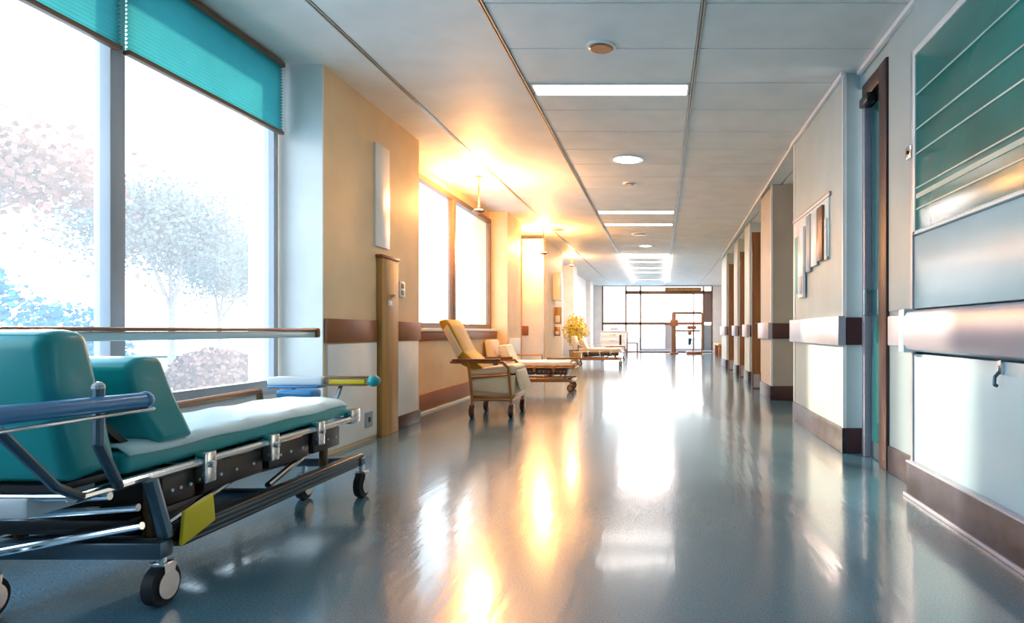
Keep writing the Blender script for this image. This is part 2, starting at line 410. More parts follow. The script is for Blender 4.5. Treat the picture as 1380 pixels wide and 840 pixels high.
# timber door posts/doors between the piers
def post_door(n, y, x0, x1, lab):
    d = struct(bxo('door_%d' % n, DOORW, x0, x1, y, y + 0.06, 0.0, 2.35, bev=0.006), lab)
    bxo('door_edge', BROWN, x0 - 0.012, x0, y + 0.005, y + 0.055, 0.0, 2.35, d)
    q = MB(); q.tube([(x0 + 0.04, y, 0.98), (x0 + 0.04, y - 0.045, 0.98), (x0 + 0.12, y - 0.045, 0.98)], 0.01); q.build('door_handle', CHROME, d)
    bxo('kick_plate', ALU, x0 + 0.01, x1 - 0.01, y - 0.004, y + 0.001, 0.02, 0.22, d)
    return d
post_door(2, 10.0, 1.385, 1.50, 'brown timber door standing open behind the second right pier')
post_door(3, 12.5, 1.50, 1.62, 'narrow brown timber door edge beyond the third right pier')
post_door(4, 14.8, 1.525, 1.66, 'farthest brown timber door edge on the right, before the last pier')
struct(bxo('trim_4', TRIMW, 1.29, 1.335, -4.5, 3.50, H - 0.035, H - 0.001, bev=0.006), 'white cornice along the near right wall')
struct(bxo('trim_5', TRIMW, 1.27, 1.30, 4.70, 6.55, H - 0.035, H - 0.001, bev=0.006), 'white cornice on the first right pier')
struct(bxo('trim_10', TRIMW, 1.38, 1.415, 3.50, 4.70, H - 0.035, H - 0.001, bev=0.006), 'white cornice over the narrow teal door')
q = MB(); q.quad([(1.285, 6.55, H - 0.03), (1.52, 17, H - 0.03), (1.56, 17, H - 0.001), (1.325, 6.55, H - 0.001)]); q.quad([(1.285, 6.55, H - 0.03), (1.52, 17, H - 0.03), (1.52, 17, H - 0.001), (1.285, 6.55, H - 0.001)])
struct(q.build('trim_6', TRIMW, None, False), 'white cornice running over the far right piers')

# notices on the first pier
nb = thing('notice_board', 'white notice board on the first right-hand pier', 'board', (1.30, 5.6, 1.2))
OB = (1.30, 5.6, 1.2)
MB(OB).box(1.288, 1.30, 5.12, 6.42, 1.44, 1.90, 0.003).build('backing', PAPER, nb)
MB(OB).box(1.280, 1.30, 5.08, 6.46, 1.90, 1.935, 0.003).build('board_frame', ALU, nb)
def leaflet(y0, y1, z0, z1, m, lab, name='leaflet', th=0.012, cat='leaflet'):
    o = MB((1.286, (y0 + y1) / 2, z0)); o.box(1.286 - th, 1.2865, y0, y1, z0, z1, 0.002)
    return tag(o.build(name, m, loc=(1.286, (y0 + y1) / 2, z0)), lab, cat)
leaflet(5.14, 5.20, 1.42, 1.74, PAPER, 'small white card at the near edge of the notice board', 'card', cat='card')
leaflet(5.24, 5.42, 1.43, 1.86, FRAMEB, 'dark brown strip folder on the notice board', 'folder', 0.02, 'folder')
leaflet(5.46, 5.66, 1.41, 1.85, WHITEP, 'tall white leaflet between the brown folder and the grey one')
leaflet(5.70, 5.86, 1.38, 1.87, GREYP, 'mottled grey leaflet in the middle of the notice board')
t_ = thing('leaflet_holder', 'white leaflet holder hanging low from the notice board, teal side', 'holder', (1.29, 6.05, 1.17))
OL = (1.29, 6.05, 1.17)
MB(OL).box(1.262, 1.287, 5.92, 6.14, 1.17, 1.80, 0.004).build('holder_body', WHITEP, t_)
MB(OL).box(1.266, 1.287, 6.14, 6.30, 1.22, 1.74, 0.003).build('teal_leaflet', PAPERT, t_, label='teal leaflet')
MB(OL).box(1.258, 1.263, 5.95, 6.11, 1.20, 1.36, 0.002).build('front_lip', GREYP, t_)

# ---- left side
# outer wall with openings: pieces around window_1, window_2 and beyond
def wl(x0, x1, y0, y1, z0, z1, m, lab): return struct(bxo('wall_left', m, x0, x1, y0, y1, z0, z1, smooth=False), lab)
wl(XW - 0.20, XW + 0.02, -5, 0.25, 0, H, W_WHITE, 'white wall beside the viewer')
wl(XW - 0.12, XW + 0.02, 0.25, 4.56, 0, 0.45, W_WHITE, 'low white wall under the large near window')
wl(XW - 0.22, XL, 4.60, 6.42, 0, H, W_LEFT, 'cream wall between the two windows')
pl = bpy.data.objects['wall_left.002']
struct(bxo('trim_7', W_WHITE, XW + 0.0, XL + 0.0, 4.585, 4.600, 0, H - 0.001, smooth=False), 'white reveal beside the large near window')
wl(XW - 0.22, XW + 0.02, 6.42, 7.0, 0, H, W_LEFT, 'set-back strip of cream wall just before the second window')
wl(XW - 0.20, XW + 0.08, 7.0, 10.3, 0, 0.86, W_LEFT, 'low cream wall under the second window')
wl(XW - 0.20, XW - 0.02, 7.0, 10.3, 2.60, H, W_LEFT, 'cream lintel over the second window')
# wall pieces on the cream wall
bxo('band', BROWNL, XL - 0.005, XL + 0.022, 4.605, 5.44, 0.785, 0.955, pl, 0.005, 'chestnut protective band')
bxo('band', BROWNL, XL - 0.005, XL + 0.022, 5.80, 6.41, 0.785, 0.955, pl, 0.005, 'chestnut protective band')
bxo('lower_panel', W_WHITE, XL - 0.005, XL + 0.016, 4.63, 5.43, 0.03, 0.775, pl, 0.004, 'white lower panel')
bxo('lower_panel', W_WHITE, XL - 0.005, XL + 0.016, 5.82, 6.36, 0.12, 0.775, pl, 0.004, 'pale lower panel')
bxo('baseboard', BROWN, XL - 0.005, XL + 0.02, 5.80, 6.41, 0, 0.11, pl, 0.003)
bxo('upper_panel', TRIMW, XL - 0.005, XL + 0.02, 5.40, 5.68, 1.56, 2.40, pl, 0.004, 'narrow white upright panel')
bp_ = thing('timber_post', 'ochre timber post standing against cream wall past the gurney', 'post', (XL + 0.02, 5.6, 0))
OP = (XL + 0.02, 5.6, 0)
MB(OP).box(XL + 0.002, XL + 0.05, 5.45, 5.79, 0.0, 1.47, 0.006).build('board', OCHRE, bp_)
MB(OP).box(XL + 0.002, XL + 0.058, 5.43, 5.81, 1.47, 1.495, 0.004).build('cap', BROWNL, bp_)
MB(OP).cyl((XL + 0.05, 5.63, 1.16), (XL + 0.085, 5.63, 1.16), 0.018).build('knob', CHROME, bp_)
MB(OP).box(XL + 0.05, XL + 0.055, 5.56, 5.64, 1.08, 1.12, 0.001).build('plate', WHITEP, bp_)
sg = thing('wall_switch', 'small cream switch plate with two buttons beside timber post', 'switch', (XL, 5.98, 1.24))
OS = (XL, 5.98, 1.24)
MB(OS).box(XL + 0.0005, XL + 0.012, 5.92, 6.04, 1.17, 1.31, 0.003).build('switch_plate', WHITEP, sg)
for k in (0, 1): MB(OS).box(XL + 0.012, XL + 0.018, 5.95, 6.01, 1.19 + k * 0.06, 1.23 + k * 0.06, 0.002).build('switch_button', OCHRE, sg)
sk = thing('wall_socket', 'small grey wall socket low on white panel behind the gurney foot', 'socket', (XL + 0.016, 5.26, 0.16))
OK_ = (XL + 0.016, 5.26, 0.16)
MB(OK_).box(XL + 0.0165, XL + 0.026, 5.20, 5.33, 0.11, 0.23, 0.003).build('socket_plate', GREYP, sk)
MB(OK_).cyl((XL + 0.026, 5.265, 0.17), (XL + 0.029, 5.265, 0.17), 0.022).build('socket_face', BLACKM, sk)

# window_1
def mkwindow(n, y0, y1, z0, z1, mull, g, fm, lab, mid=None, fw=0.05):
    wn = struct(MB().box(XW - 0.06, XW + 0.03, y0, y1, z0 - 0.04, z0, 0.004).build('window_%d' % n, fm), lab)
    f = MB()
    f.box(XW - 0.05, XW + 0.015, y0, y1, z1 - fw, z1); f.box(XW - 0.05, XW + 0.015, y0, y1, z0, z0 + fw)
    f.box(XW - 0.05, XW + 0.015, y0, y0 + fw, z0 + fw, z1 - fw); f.box(XW - 0.05, XW + 0.015, y1 - fw, y1, z0 + fw, z1 - fw)
    f.build('window_frame', fm, wn, False)
    ed = [y0 + fw] + list(mull) + [y1 - fw]
    for m_ in mull: bxo('mullion', fm, XW - 0.05, XW + 0.03, m_ - 0.045, m_ + 0.045, z0 + fw, z1 - fw, wn, 0.004)
    if mid:
        for a, b in zip(ed, ed[1:]): bxo('transom', fm, XW - 0.045, XW + 0.01, a + 0.045, b - 0.045, mid - 0.025, mid + 0.025, wn, 0.003)
    for a, b in zip(ed, ed[1:]):
        aa = a + (0.045 if a in mull else 0); bb = b - (0.045 if b in mull else 0)
        zz = [(z0 + fw, z1 - fw)] if not mid else [(z0 + fw, mid - 0.025), (mid + 0.025, z1 - fw)]
        for p, q in zz:
            MB().quad([(XW - 0.02, aa, p), (XW - 0.02, bb, p), (XW - 0.02, bb, q), (XW - 0.02, aa, q)]).build('pane', g, wn, False)
    return wn
w1 = mkwindow(1, 0.25, 4.55, 0.49, 2.69, [1.75, 3.19], GLASS1, FRAMEW, 'large near window reaching almost to floor and ceiling')
w2 = mkwindow(2, 7.02, 10.28, 0.90, 2.58, [8.42], GLASS2, FRAMEB, 'second window on the left, sunlit', fw=0.06)
MB().box(XW + 0.0, XW + 0.12, 7.02, 10.28, 0.862, 0.898, 0.006).build('sill', W_WHITE, w2)
# blinds
def blind(y0, y1, zb, lab):
    o = thing('pleated_blind', lab, 'blind', (XW + 0.05, (y0 + y1) / 2, zb), 'teal blinds of the near window')
    O = (XW + 0.05, (y0 + y1) / 2, zb)
    b = MB(O); z = 2.655; k = 0; p = 0.02; 
    while z - p > zb:
        xa, xb = (XW + 0.045, XW + 0.060) if k % 2 else (XW + 0.060, XW + 0.045)
        b.quad([(xa, y0, z), (xa, y1, z), (xb, y1, z - p / 2), (xb, y0, z - p / 2)]); z -= p / 2; k += 1
    b.build('blind_fabric', BLIND, o, False)
    MB(O).box(XW + 0.035, XW + 0.07, y0, y1, zb - 0.012, zb + 0.012, 0.004).build('bottom_bar', FRAMEB, o)
    MB(O).box(XW + 0.032, XW + 0.078, y0, y1, 2.655, 2.688, 0.004).build('head_rail', FRAMEB, o)
blind(3.21, 4.53, 2.21, 'right-hand teal pleated blind drawn down over the near window')
blind(1.78, 3.17, 2.21, 'teal pleated blind over near window, left of the grey mullion')
# handrail in front of the window
hr = thing('handrail', 'dark handrail with pale underside across the large near window', 'rail', (-2.28, 2.0, 0.86))
OH = (-2.28, 2.0, 0.86)
MB(OH).box(-2.32, -2.21, 0.3, 4.30, 0.868, 0.885, 0.006).build('grip', BROWNL, hr, label='dark brown top grip')
MB(OH).box(-2.31, -2.22, 0.3, 4.30, 0.828, 0.867, 0.008).build('rail_body', W_PANEL, hr)
MB(OH).box(-2.325, -2.205, 4.30, 4.34, 0.826, 0.888, 0.012).build('end_cap', BROWNL, hr)
for y in (1.75, 3.19): MB(OH).box(XW + 0.031, -2.30, y - 0.02, y + 0.02, 0.835, 0.862, 0.003).build('bracket', FRAMEW, hr)

# below second window: recessed chestnut skirting
struct(bxo('baseboard_left', BROWNL, XW + 0.08, XW + 0.12, 6.43, 10.28, 0.0, 0.20, bev=0.005), 'chestnut skirting under the second window')
struct(bxo('trim_8', TRIMW, XW + 0.12, XW + 0.14, 6.43, 10.28, 0.0, 0.02, bev=0.002), 'thin white bead along the chestnut skirting')
struct(bxo('trim_9', BROWNL, XW + 0.08, XW + 0.105, 7.0, 10.28, 0.76, 0.86, bev=0.005), 'chestnut band under the second window')

# piers and openings further along on the left
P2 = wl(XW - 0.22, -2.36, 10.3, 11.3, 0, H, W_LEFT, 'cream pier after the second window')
bxo('lower_panel', W_WHITE, -2.365, -2.345, 10.4, 11.2, 0.15, 0.75, P2, 0.004)
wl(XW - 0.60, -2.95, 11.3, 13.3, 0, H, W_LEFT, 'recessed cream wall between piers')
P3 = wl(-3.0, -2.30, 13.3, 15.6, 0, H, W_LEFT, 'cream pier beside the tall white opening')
bxo('band', BROWNL, -2.58, -2.42, 13.27, 13.301, 0.78, 0.96, P3, 0.004, 'chestnut band end')
struct(bxo('door_5', WHITEP, -2.60, -2.20, 12.55, 12.62, 0, 2.60, bev=0.004), 'tall white door standing open between the left piers')
bxo('band', BROWNL, -2.60, -2.48, 12.53, 12.55, 0.78, 0.96, bpy.data.objects['door_5'], 0.003)
wl(-3.1, -2.70, 15.6, 27.3, 0, H, W_WHITE, 'white far wall on the left')
P5 = wl(-2.70, -2.42, 18.6, 19.4, 0, H, W_WHITE, 'slim white pier beyond the plant')
P6 = wl(-2.70, -2.55, 24.4, 25.2, 0, H, W_WHITE, 'slim white pier by the end glazing')

# end wall and its glazing
YE = 27.0
def ex(px): return (px - 890) / FPX * YE
def ez(py): return CH + (446 - py) / FPX * YE
struct(bxo('wall_end', W_WHITE, -3.1, ex(811), YE, YE + 0.2, 0, H, smooth=False), 'pale end wall left of the glazing')
struct(bxo('wall_end', W_WHITE, ex(960), 3.0, YE, YE + 0.2, 0, H, smooth=False), 'pale end wall right of the glazing')
wl2 = struct(bxo('wall_lobby', W_WHITE, 2.55, 2.75, 17, YE, 0, H, smooth=False), 'pale right wall of the far lobby')
struct(bxo('wall_lobby', W_RIGHT, 1.9, 2.6, 16.9, 17.0, 0, H, smooth=False), 'return wall at the start of the lobby')
w3 = struct(MB().box(ex(811), ex(960), YE + 0.02, YE + 0.12, 0, 0.05, 0.004).build('window_3', FRAMEB), 'full-height glazed screen at the corridor end')
def bar(px0, px1, py0, py1, m=FRAMEB, name='frame_bar', d0=0.0, d1=0.10):
    return bxo(name, m, ex(px0), ex(px1), YE + d0, YE + d1, ez(py1), ez(py0), w3, 0.004)
bar(811, 960, 384.5, 386.5, FRAMEW)
bar(842, 960, 392, 396.5); bar(811, 948, 434.5, 438)
for p in (811, 842.4, 862, 947, 958.5): bar(p, p + 2.2, 386.5, 473)
bar(896, 908, 438, 473, FRAMEW, d0=0.03); bar(934, 936, 396, 473, FRAMEW, d0=0.02)
bar(864, 946, 470, 473, FRAMEW); bar(896, 945, 387.5, 392, OCHRE, 'door_operator', -0.1)
bar(949, 958.5, 396.5, 434.5, TAUPE, 'brown_panel', 0.01); bar(949, 958.5, 438, 473, GREYP, 'grey_panel', 0.01)
for a, b, c_, d_ in ((813.2, 842.4, 386.5, 434.5), (813.2, 842.4, 438, 473), (844.6, 862, 396.5, 434.5), (844.6, 862, 438, 473), (864.2, 934, 396.5, 434.5), (864.2, 896, 438, 473), (908, 934, 438, 473), (936, 947, 396.5, 434.5), (936, 947, 438, 473), (844.6, 896, 386.5, 392)):
    MB().quad([(ex(a), YE + 0.06, ez(c_)), (ex(b), YE + 0.06, ez(c_)), (ex(b), YE + 0.06, ez(d_)), (ex(a), YE + 0.06, ez(d_))]).build('pane', GLASSE, w3, False)

# behind the camera
struct(bxo('wall_back', W_RIGHT, -3.1, 1.7, -5.15, -5.0, 0, H, smooth=False), 'wall closing the corridor behind the viewer')

# ============================================================ LAMPS
LG = 'white light panels down the middle of the ceiling'
lab = {5.07: 'nearest long white light panel in the ceiling', 10.3: 'second white light panel, nearer of the close pair',
       11.5: 'third white light panel, farther of the close pair', 16.6: 'first light panel inside the far glowing strip loop',
       17.8: 'second light panel inside the far glowing strip loop', 19.4: 'third light panel inside the far glowing strip loop',
       21.0: 'fourth light panel inside the far glowing strip loop', 23.8: 'farthest light panel, next to the end glazing', -0.2: 'light panel in the ceiling'}
for y in LIGHT_Y:
    t = thing('ceiling_light', lab[y], 'light', (-0.36, y, H), LG)
    O = (-0.36, y, H)
    x0, x1 = -0.95, 0.20
    f = MB(O); f.box(x0 - 0.015, x1 + 0.015, y - 0.118, y - 0.103, H - 0.005, H + 0.02); f.box(x0 - 0.015, x1 + 0.015, y + 0.103, y + 0.118, H - 0.005, H + 0.02)
    f.box(x0 - 0.015, x0, y - 0.103, y + 0.103, H - 0.005, H + 0.02); f.box(x1, x1 + 0.015, y - 0.103, y + 0.103, H - 0.005, H + 0.02)
    f.build('frame', TRIMW, t, False)
    MB(O).box(x0, x1, y - 0.103, y + 0.103, H + 0.002, H + 0.012).build('diffuser', LAMPW if y < 12 else LAMPF, t, False)
# LED strip loop
t = thing('light_strip', 'thin glowing strip looped around the far light panels', 'light', (-0.37, 20, H))
O = (-0.37, 20, H)
for a in ((-0.985, -0.955, 16.0, 25.0), (0.195, 0.225, 16.0, 25.0), (-0.955, 0.195, 16.0, 16.12)):
    MB(O).box(a[0], a[1], a[2], a[3], H - 0.035, H - 0.001).build('strip', LAMPS, t, False)
# discs
def disc(px, py, d, lit, labl, cat, name):
    y = 1.83 * FPX / (446 - py); x = (px - 890) / FPX * y
    t = thing(name, labl, cat, (x, y, H)); O = (x, y, H)
    MB(O).cyl((x, y, H - 0.014), (x, y, H + 0.0), d / 2, seg=28).build('trim_ring', CHROME if lit else TRIMW, t)
    MB(O).cyl((x, y, H - 0.024 if not lit else H - 0.018), (x, y, H - 0.0142), d * 0.36, d * 0.42, seg=28).build('diffuser' if lit else 'sensor_cap', LAMPD if lit else GOLDM, t)
disc(810, 62, 0.19, False, 'nearest round ceiling detector, brown centred, before the first light panel', 'detector', 'smoke_detector')
disc(845, 214, 0.34, True, 'round lit downlight between first and second light panels', 'light', 'downlight')
disc(848, 247, 0.15, False, 'small round ceiling detector just before the close pair of light panels', 'detector', 'smoke_detector')
disc(862, 315, 0.30, False, 'round ceiling vent disc just behind the close pair of light panels', 'vent', 'air_vent')
disc(870, 331, 0.28, True, 'small lit downlight in front of the far light strip loop', 'light', 'downlight')
disc(752, 309, 0.30, False, 'round ceiling vent on the plain left side of the ceiling', 'vent', 'air_vent')

# warm lamps on the left, added to stand in for the flare's orange glow
def warm(x, y, z, labl, power):
    t = thing('added_glow_lamp', labl, 'lamp', (x, y, z), 'added amber glow lamps high along the left wall'); O = (x, y, z)
    MB(O).cyl((x, y, H - 0.012), (x, y, H), 0.045).build('mount', GOLDM, t)
    MB(O).cyl((x, y, z - 0.03), (x, y, H - 0.012), 0.008).build('stem', GOLDM, t)
    MB(O).cyl((x, y, z - 0.06), (x, y, z - 0.045), 0.035, 0.06, 20).cyl((x, y, z - 0.045), (x, y, z - 0.03), 0.06, 0.075, 20).build('lamp_shade', GOLDM, t)
    MB(O).cyl((x, y, z - 0.029), (x, y, z - 0.015), 0.05, seg=20).build('bulb', LAMPO, t)
    l = bpy.data.lights.new('added_glow_light', 'POINT'); l.energy = power; l.color = (1.0, 0.46, 0.13); l.shadow_soft_size = 0.05
    o = bpy.data.objects.new('added_glow_light', l); C.objects.link(o); o.parent = t; o.location = (0.0, 0, 0.055)
warm(-2.15, 7.9, 2.32, 'nearest added amber lamp on the ceiling beside the second window', 210)
warm(-2.10, 12.0, 2.30, 'added amber lamp between the cream piers, before the tall white door', 170)
warm(-2.18, 16.4, 2.50, 'farthest added amber lamp, beyond the white door, above the plant', 90)

# ============================================================ GURNEY / BEDS
def caster(parent, x, y, O, r=0.065, top=0.2, m_w=RUBBER, m_f=CHROME):
    cst = MB(O)
    cst.box(x - 0.026, x + 0.026, y - 0.02, y + 0.03, r * 1.85, r * 2.1, 0.004)
    cst.prof([(y - 0.018, r * 0.85), (y + 0.018, r * 0.85), (y + 0.03, r * 2.0), (y - 0.02, r * 2.0)], x - 0.027, x - 0.021, 'x')
    cst.prof([(y - 0.018, r * 0.85), (y + 0.018, r * 0.85), (y + 0.03, r * 2.0), (y - 0.02, r * 2.0)], x + 0.021, x + 0.027, 'x')
    cst.cyl((x, y, r * 2.05), (x, y, top), 0.015)
    f = cst.build('caster', m_f, parent)
    wv = MB(O); wv.cyl((x - 0.017, y, r), (x + 0.017, y, r), r, seg=24); wv.build('wheel', m_w, f)
    hb = MB(O); hb.cyl((x - 0.0275, y, r), (x + 0.0275, y, r), r * 0.68, seg=20); hb.build('hub', m_f, f)

def cushion(O, pts, x0, x1, name, m, par, bev=0.03):
    o = MB(O).prof(pts, x0, x1, 'x', bev, 4).build(name, m, par)
    return o

def make_bed(O, labl, cat, name, group=None, cm=TEALV, sh=SHEET, fm=STEEL, tube=CHROME, pad=BLUEP, seat_len=1.45, full=True, wm=CHROME):
    """head end towards -y; O is the floor point under the deck centre; world coordinates inside"""
    ox, oy, _ = O
    t = thing(name, labl, cat, (ox, oy, 0), group); O = (ox, oy, 0)
    X = lambda u: ox + u
    Y = lambda u: oy + u
    hw = 0.235
    # mattress (a slightly wavy rounded slab) and sheet
    MB(O).box(X(-hw), X(hw), Y(-0.75), Y(0.70), 0.425, 0.495, 0.022, 4).build('mattress', cm, t)
    s = MB(O)
    N, M_ = 34, 12; y0, y1 = -0.74, 0.69
    g = [[None] * (M_ + 1) for _ in range(N + 1)]
    rr = random.Random(3)
    for i in range(N + 1):
        for j in range(M_ + 1):
            u = j / M_; yy = y0 + (y1 - y0) * i / N
            xx = -hw - 0.006 + (2 * hw + 0.012) * u
            z = 0.509 + 0.005 * math.sin(yy * 9 + u * 3) * math.sin(u * PI) + 0.003 * math.sin(u * 17 + yy * 21) + 0.012 * math.sin(u * PI)
            if u in (0.0, 1.0): z = 0.484 + 0.003 * math.sin(yy * 14)
            g[i][j] = s.b.verts.new(Vector((X(xx), Y(yy), z)) - s.o)
    for i in range(N):
        for j in range(M_): s.b.faces.new((g[i][j], g[i + 1][j], g[i + 1][j + 1], g[i][j + 1]))
    so_ = s.build('sheet', sh, t)
    md = so_.modifiers.new('thick', 'SOLIDIFY'); md.thickness = 0.006; md.offset = -1
    # seat front edge stitched roll
    MB(O).cyl((X(-hw + 0.02), Y(0.70), 0.46), (X(hw - 0.02), Y(0.70), 0.46), 0.03, seg=14).build('mattress_roll', cm, t)
    # backrest and headrest cushions
    bc = cushion(O, [(Y(-0.44), 0.500), (Y(-0.60), 0.500), (Y(-0.70), 0.62), (Y(-0.745), 0.765), (Y(-0.68), 0.79), (Y(-0.60), 0.785), (Y(-0.54), 0.66)], X(-hw), X(hw), 'backrest', cm, t, 0.022)
    hc = cushion(O, [(Y(-0.77), 0.46), (Y(-0.94), 0.44), (Y(-1.00), 0.66), (Y(-1.03), 0.85), (Y(-0.98), 0.875), (Y(-0.88), 0.87), (Y(-0.82), 0.66)], X(-hw - 0.01), X(hw), 'headrest', cm, t, 0.034)
    # support plate behind the cushions
    q = MB(O); q.prof([(Y(-0.62), 0.46), (Y(-0.60), 0.47), (Y(-0.765), 0.60), (Y(-0.78), 0.59)], X(-0.17), X(0.17)); q.build('back_plate', BLACKM, t)
    q = MB(O); q.prof([(Y(-0.945), 0.42), (Y(-0.75), 0.42), (Y(-0.75), 0.44), (Y(-0.945), 0.44)], X(-0.20), X(0.20)); q.build('head_plate', BLACKM, t)
    # deck frame
    f = MB(O)
    for sgn in (-1, 1): f.tube([(X(sgn * 0.245), Y(-0.95), 0.405), (X(sgn * 0.245), Y(0.78), 0.405)], 0.016)
    for u in (-0.93, -0.45, 0.05, 0.45, 0.77): f.cyl((X(-0.245), Y(u), 0.405), (X(0.245), Y(u), 0.405), 0.014)
    f.build('deck_frame', tube, t)
    for u in (-0.42, -0.02, 0.36):
        q = MB(O); q.box(X(0.235), X(0.275), Y(u - 0.03), Y(u + 0.03), 0.33, 0.44, 0.006); q.cyl((X(0.275), Y(u), 0.395), (X(0.287), Y(u), 0.395), 0.012); q.build('bracket', tube, t)
        q = MB(O); q.box(X(-0.275), X(-0.235), Y(u - 0.03), Y(u + 0.03), 0.33, 0.44, 0.006); q.build('bracket', tube, t)
    # under-body boxes
    for a, b in ((-0.60, -0.44), (-0.40, -0.04), (0.0, 0.32), (0.36, 0.62)):
        q = MB(O); q.box(X(-0.20), X(0.235), Y(a), Y(b), 0.285, 0.388, 0.012); o = q.build('drive_housing', UNDER, t)
        q = MB(O)
        for k in (0.25, 0.5, 0.8): q.cyl((X(0.235), Y(a + (b - a) * k), 0.335), (X(0.240), Y(a + (b - a) * k), 0.335), 0.006, seg=8)
        q.build('rivet', WHITEP, o)
    # lifting struts
    for sgn in (-1, 1):
        q = MB(O); q.tube([(X(sgn * 0.20), Y(-0.55), 0.21), (X(sgn * 0.20), Y(-0.15), 0.30)], 0.014); q.tube([(X(sgn * 0.20), Y(0.05), 0.21), (X(sgn * 0.20), Y(0.40), 0.30)], 0.014); q.build('strut', tube, t)
        q = MB(O); q.cyl((X(sgn * 0.21), Y(0.50), 0.20), (X(sgn * 0.21), Y(0.50), 0.40), 0.020); q.cyl((X(sgn * 0.21), Y(-0.62), 0.20), (X(sgn * 0.21), Y(-0.62), 0.40), 0.020); q.build('column', FRAMEB if full else fm, t)
    q = MB(O); q.cyl((X(-0.02), Y(-0.62), 0.24), (X(-0.02), Y(-0.20), 0.30), 0.03); q.cyl((X(-0.02), Y(-0.20), 0.30), (X(-0.02), Y(0.05), 0.335), 0.013); q.build('gas_spring', tube, t)
    # base frame
    q = MB(O)
    for sgn in (-1, 1): 
        xn, xf = (0.30, 0.30) if sgn > 0 else (-0.16, -0.0)
        xn = sgn * 0.29; xf = 0.30 if sgn > 0 else -0.06 if full else -0.29
        for dz, dr in ((0.182, 0.012), (0.212, 0.012)):
            q.cyl((X(xn), Y(-0.68), dz), (X(xf), Y(0.72), dz), dr, seg=10)
    q.build('base_rail', BLACKM, t)
    q = MB(O)
    q.prof([(X(0.268), 0.165), (X(0.315), 0.165), (X(0.315), 0.228), (X(0.268), 0.228)], Y(-0.62), Y(0.66), 'y', 0.006); sc_ = q.build('side_cover', BLACKM if full else fm, t)
    for zz in (0.178, 0.196, 0.214):
        q = MB(O); q.box(X(0.315), X(0.319), Y(-0.60), Y(0.64), zz - 0.003, zz + 0.003); q.build('rib', STEEL if full else fm, sc_, label='grey raised rib')
    q = MB(O)
    q.box(X(-0.31), X(0.31), Y(-0.71), Y(-0.65), 0.15, 0.205, 0.008); q.box(X(-0.10 if full else -0.31), X(0.32), Y(0.68), Y(0.73), 0.16, 0.205, 0.008); q.box(X(-0.22), X(0.30), Y(0.0), Y(0.05), 0.165, 0.20, 0.006)
    q.build('cross_member', fm, t)
    q = MB(O); q.box(X(-0.22), X(0.22), Y(-0.60), Y(-0.10), 0.175, 0.195, 0.004); q.build('storage_tray', fm, t)
    for (a, b) in ((0.29, -0.68), (-0.14 if not full else -0.15, -0.80), (0.31, 0.70), (0.03 if full else -0.29, 0.66)):
        caster(t, X(a), Y(b), O, top=0.17, m_f=wm)
    # side arm rail, padded
    if full:
        q = MB(O); q.tube([(X(0.345), Y(-1.55), 0.680), (X(0.345), Y(-0.82), 0.665)], 0.023, 16); q.ball((X(0.345), Y(-0.82), 0.665), 0.026); q.build('side_rail', pad, t, label='blue padded side rail')
        q = MB(O); q.box(X(0.325), X(0.365), Y(-1.5), Y(-0.80), 0.632, 0.642, 0.004); q.build('rail_tube', tube, t)
        q = MB(O); q.tube([(X(0.335), Y(-0.97), 0.72), (X(0.335), Y(-0.97), 0.56), (X(0.29), Y(-0.86), 0.44), (X(0.25), Y(-0.80), 0.405)], 0.015); q.build('rail_post', fm, t)
        q = MB(O); q.ball((X(0.335), Y(-0.97), 0.715), 0.016); q.build('rail_knob', WHITEP, t)
        q = MB(O); q.tube([(X(0.335), Y(-1.25), 0.64), (X(0.29), Y(-1.05), 0.46), (X(0.25), Y(-0.93), 0.405)], 0.013); q.build('rail_post', fm, t)
    # lowered far rail
    q = MB(O); q.tube([(X(-0.29), Y(0.10), 0.405), (X(-0.29), Y(0.12), 0.535), (X(-0.29), Y(0.80), 0.545), (X(-0.29), Y(0.83), 0.41)], 0.017, 12); q.build('far_rail', FRAMEB, t, label='dark lowered rail on the wall side')
    q = MB(O); q.tube([(X(-0.29), Y(-0.60), 0.405), (X(-0.29), Y(-0.58), 0.60), (X(-0.29), Y(0.0), 0.60), (X(-0.29), Y(0.02), 0.41)], 0.015, 12); q.build('far_rail', tube, t)
    # foot bar
    if full:
        q = MB(O); q.box(X(-0.31), X(0.00), Y(0.90), Y(1.0), 0.565, 0.612, 0.014, 4); q.build('foot_pad', WHITEP, t)
        q = MB(O); q.box(X(-0.30), X(-0.02), Y(0.89), Y(0.99), 0.55, 0.566, 0.006); q.build('foot_pad_base', BLUEP, t)
        q = MB(O); q.box(X(0.00), X(0.235), Y(0.92), Y(0.98), 0.605, 0.615, 0.003); q.box(X(0.0), X(0.235), Y(0.92), Y(0.98), 0.562, 0.570, 0.003); q.build('foot_bar', FRAMEB, t)
        q = MB(O); q.box(X(0.02), X(0.22), Y(0.935), Y(0.97), 0.571, 0.600, 0.004); q.build('foot_insert', YELLOW, t)
        q = MB(O); q.ball((X(0.265), Y(0.95), 0.588), 0.036, 16, (1, 1, 0.9)); q.build('grip_knob', TEALV, t)
        for u in (-0.18, 0.08):
            q = MB(O); q.tube([(X(u), Y(0.95), 0.56), (X(u), Y(0.88), 0.46), (X(u), Y(0.76), 0.41)], 0.012); q.build('foot_bracket', tube, t)
        q = MB(O); q.box(X(-0.2), X(0.0), Y(0.80), Y(0.90), 0.50, 0.548, 0.015, 3); q.build('control_box', BLUEP, t)
        q = MB(O); q.box(X(0.21), X(0.26), Y(0.70), Y(0.80), 0.38, 0.455, 0.008); q.cyl((X(0.23), Y(0.80), 0.42), (X(0.23), Y(0.84), 0.42), 0.012); q.build('foot_hinge', tube, t)
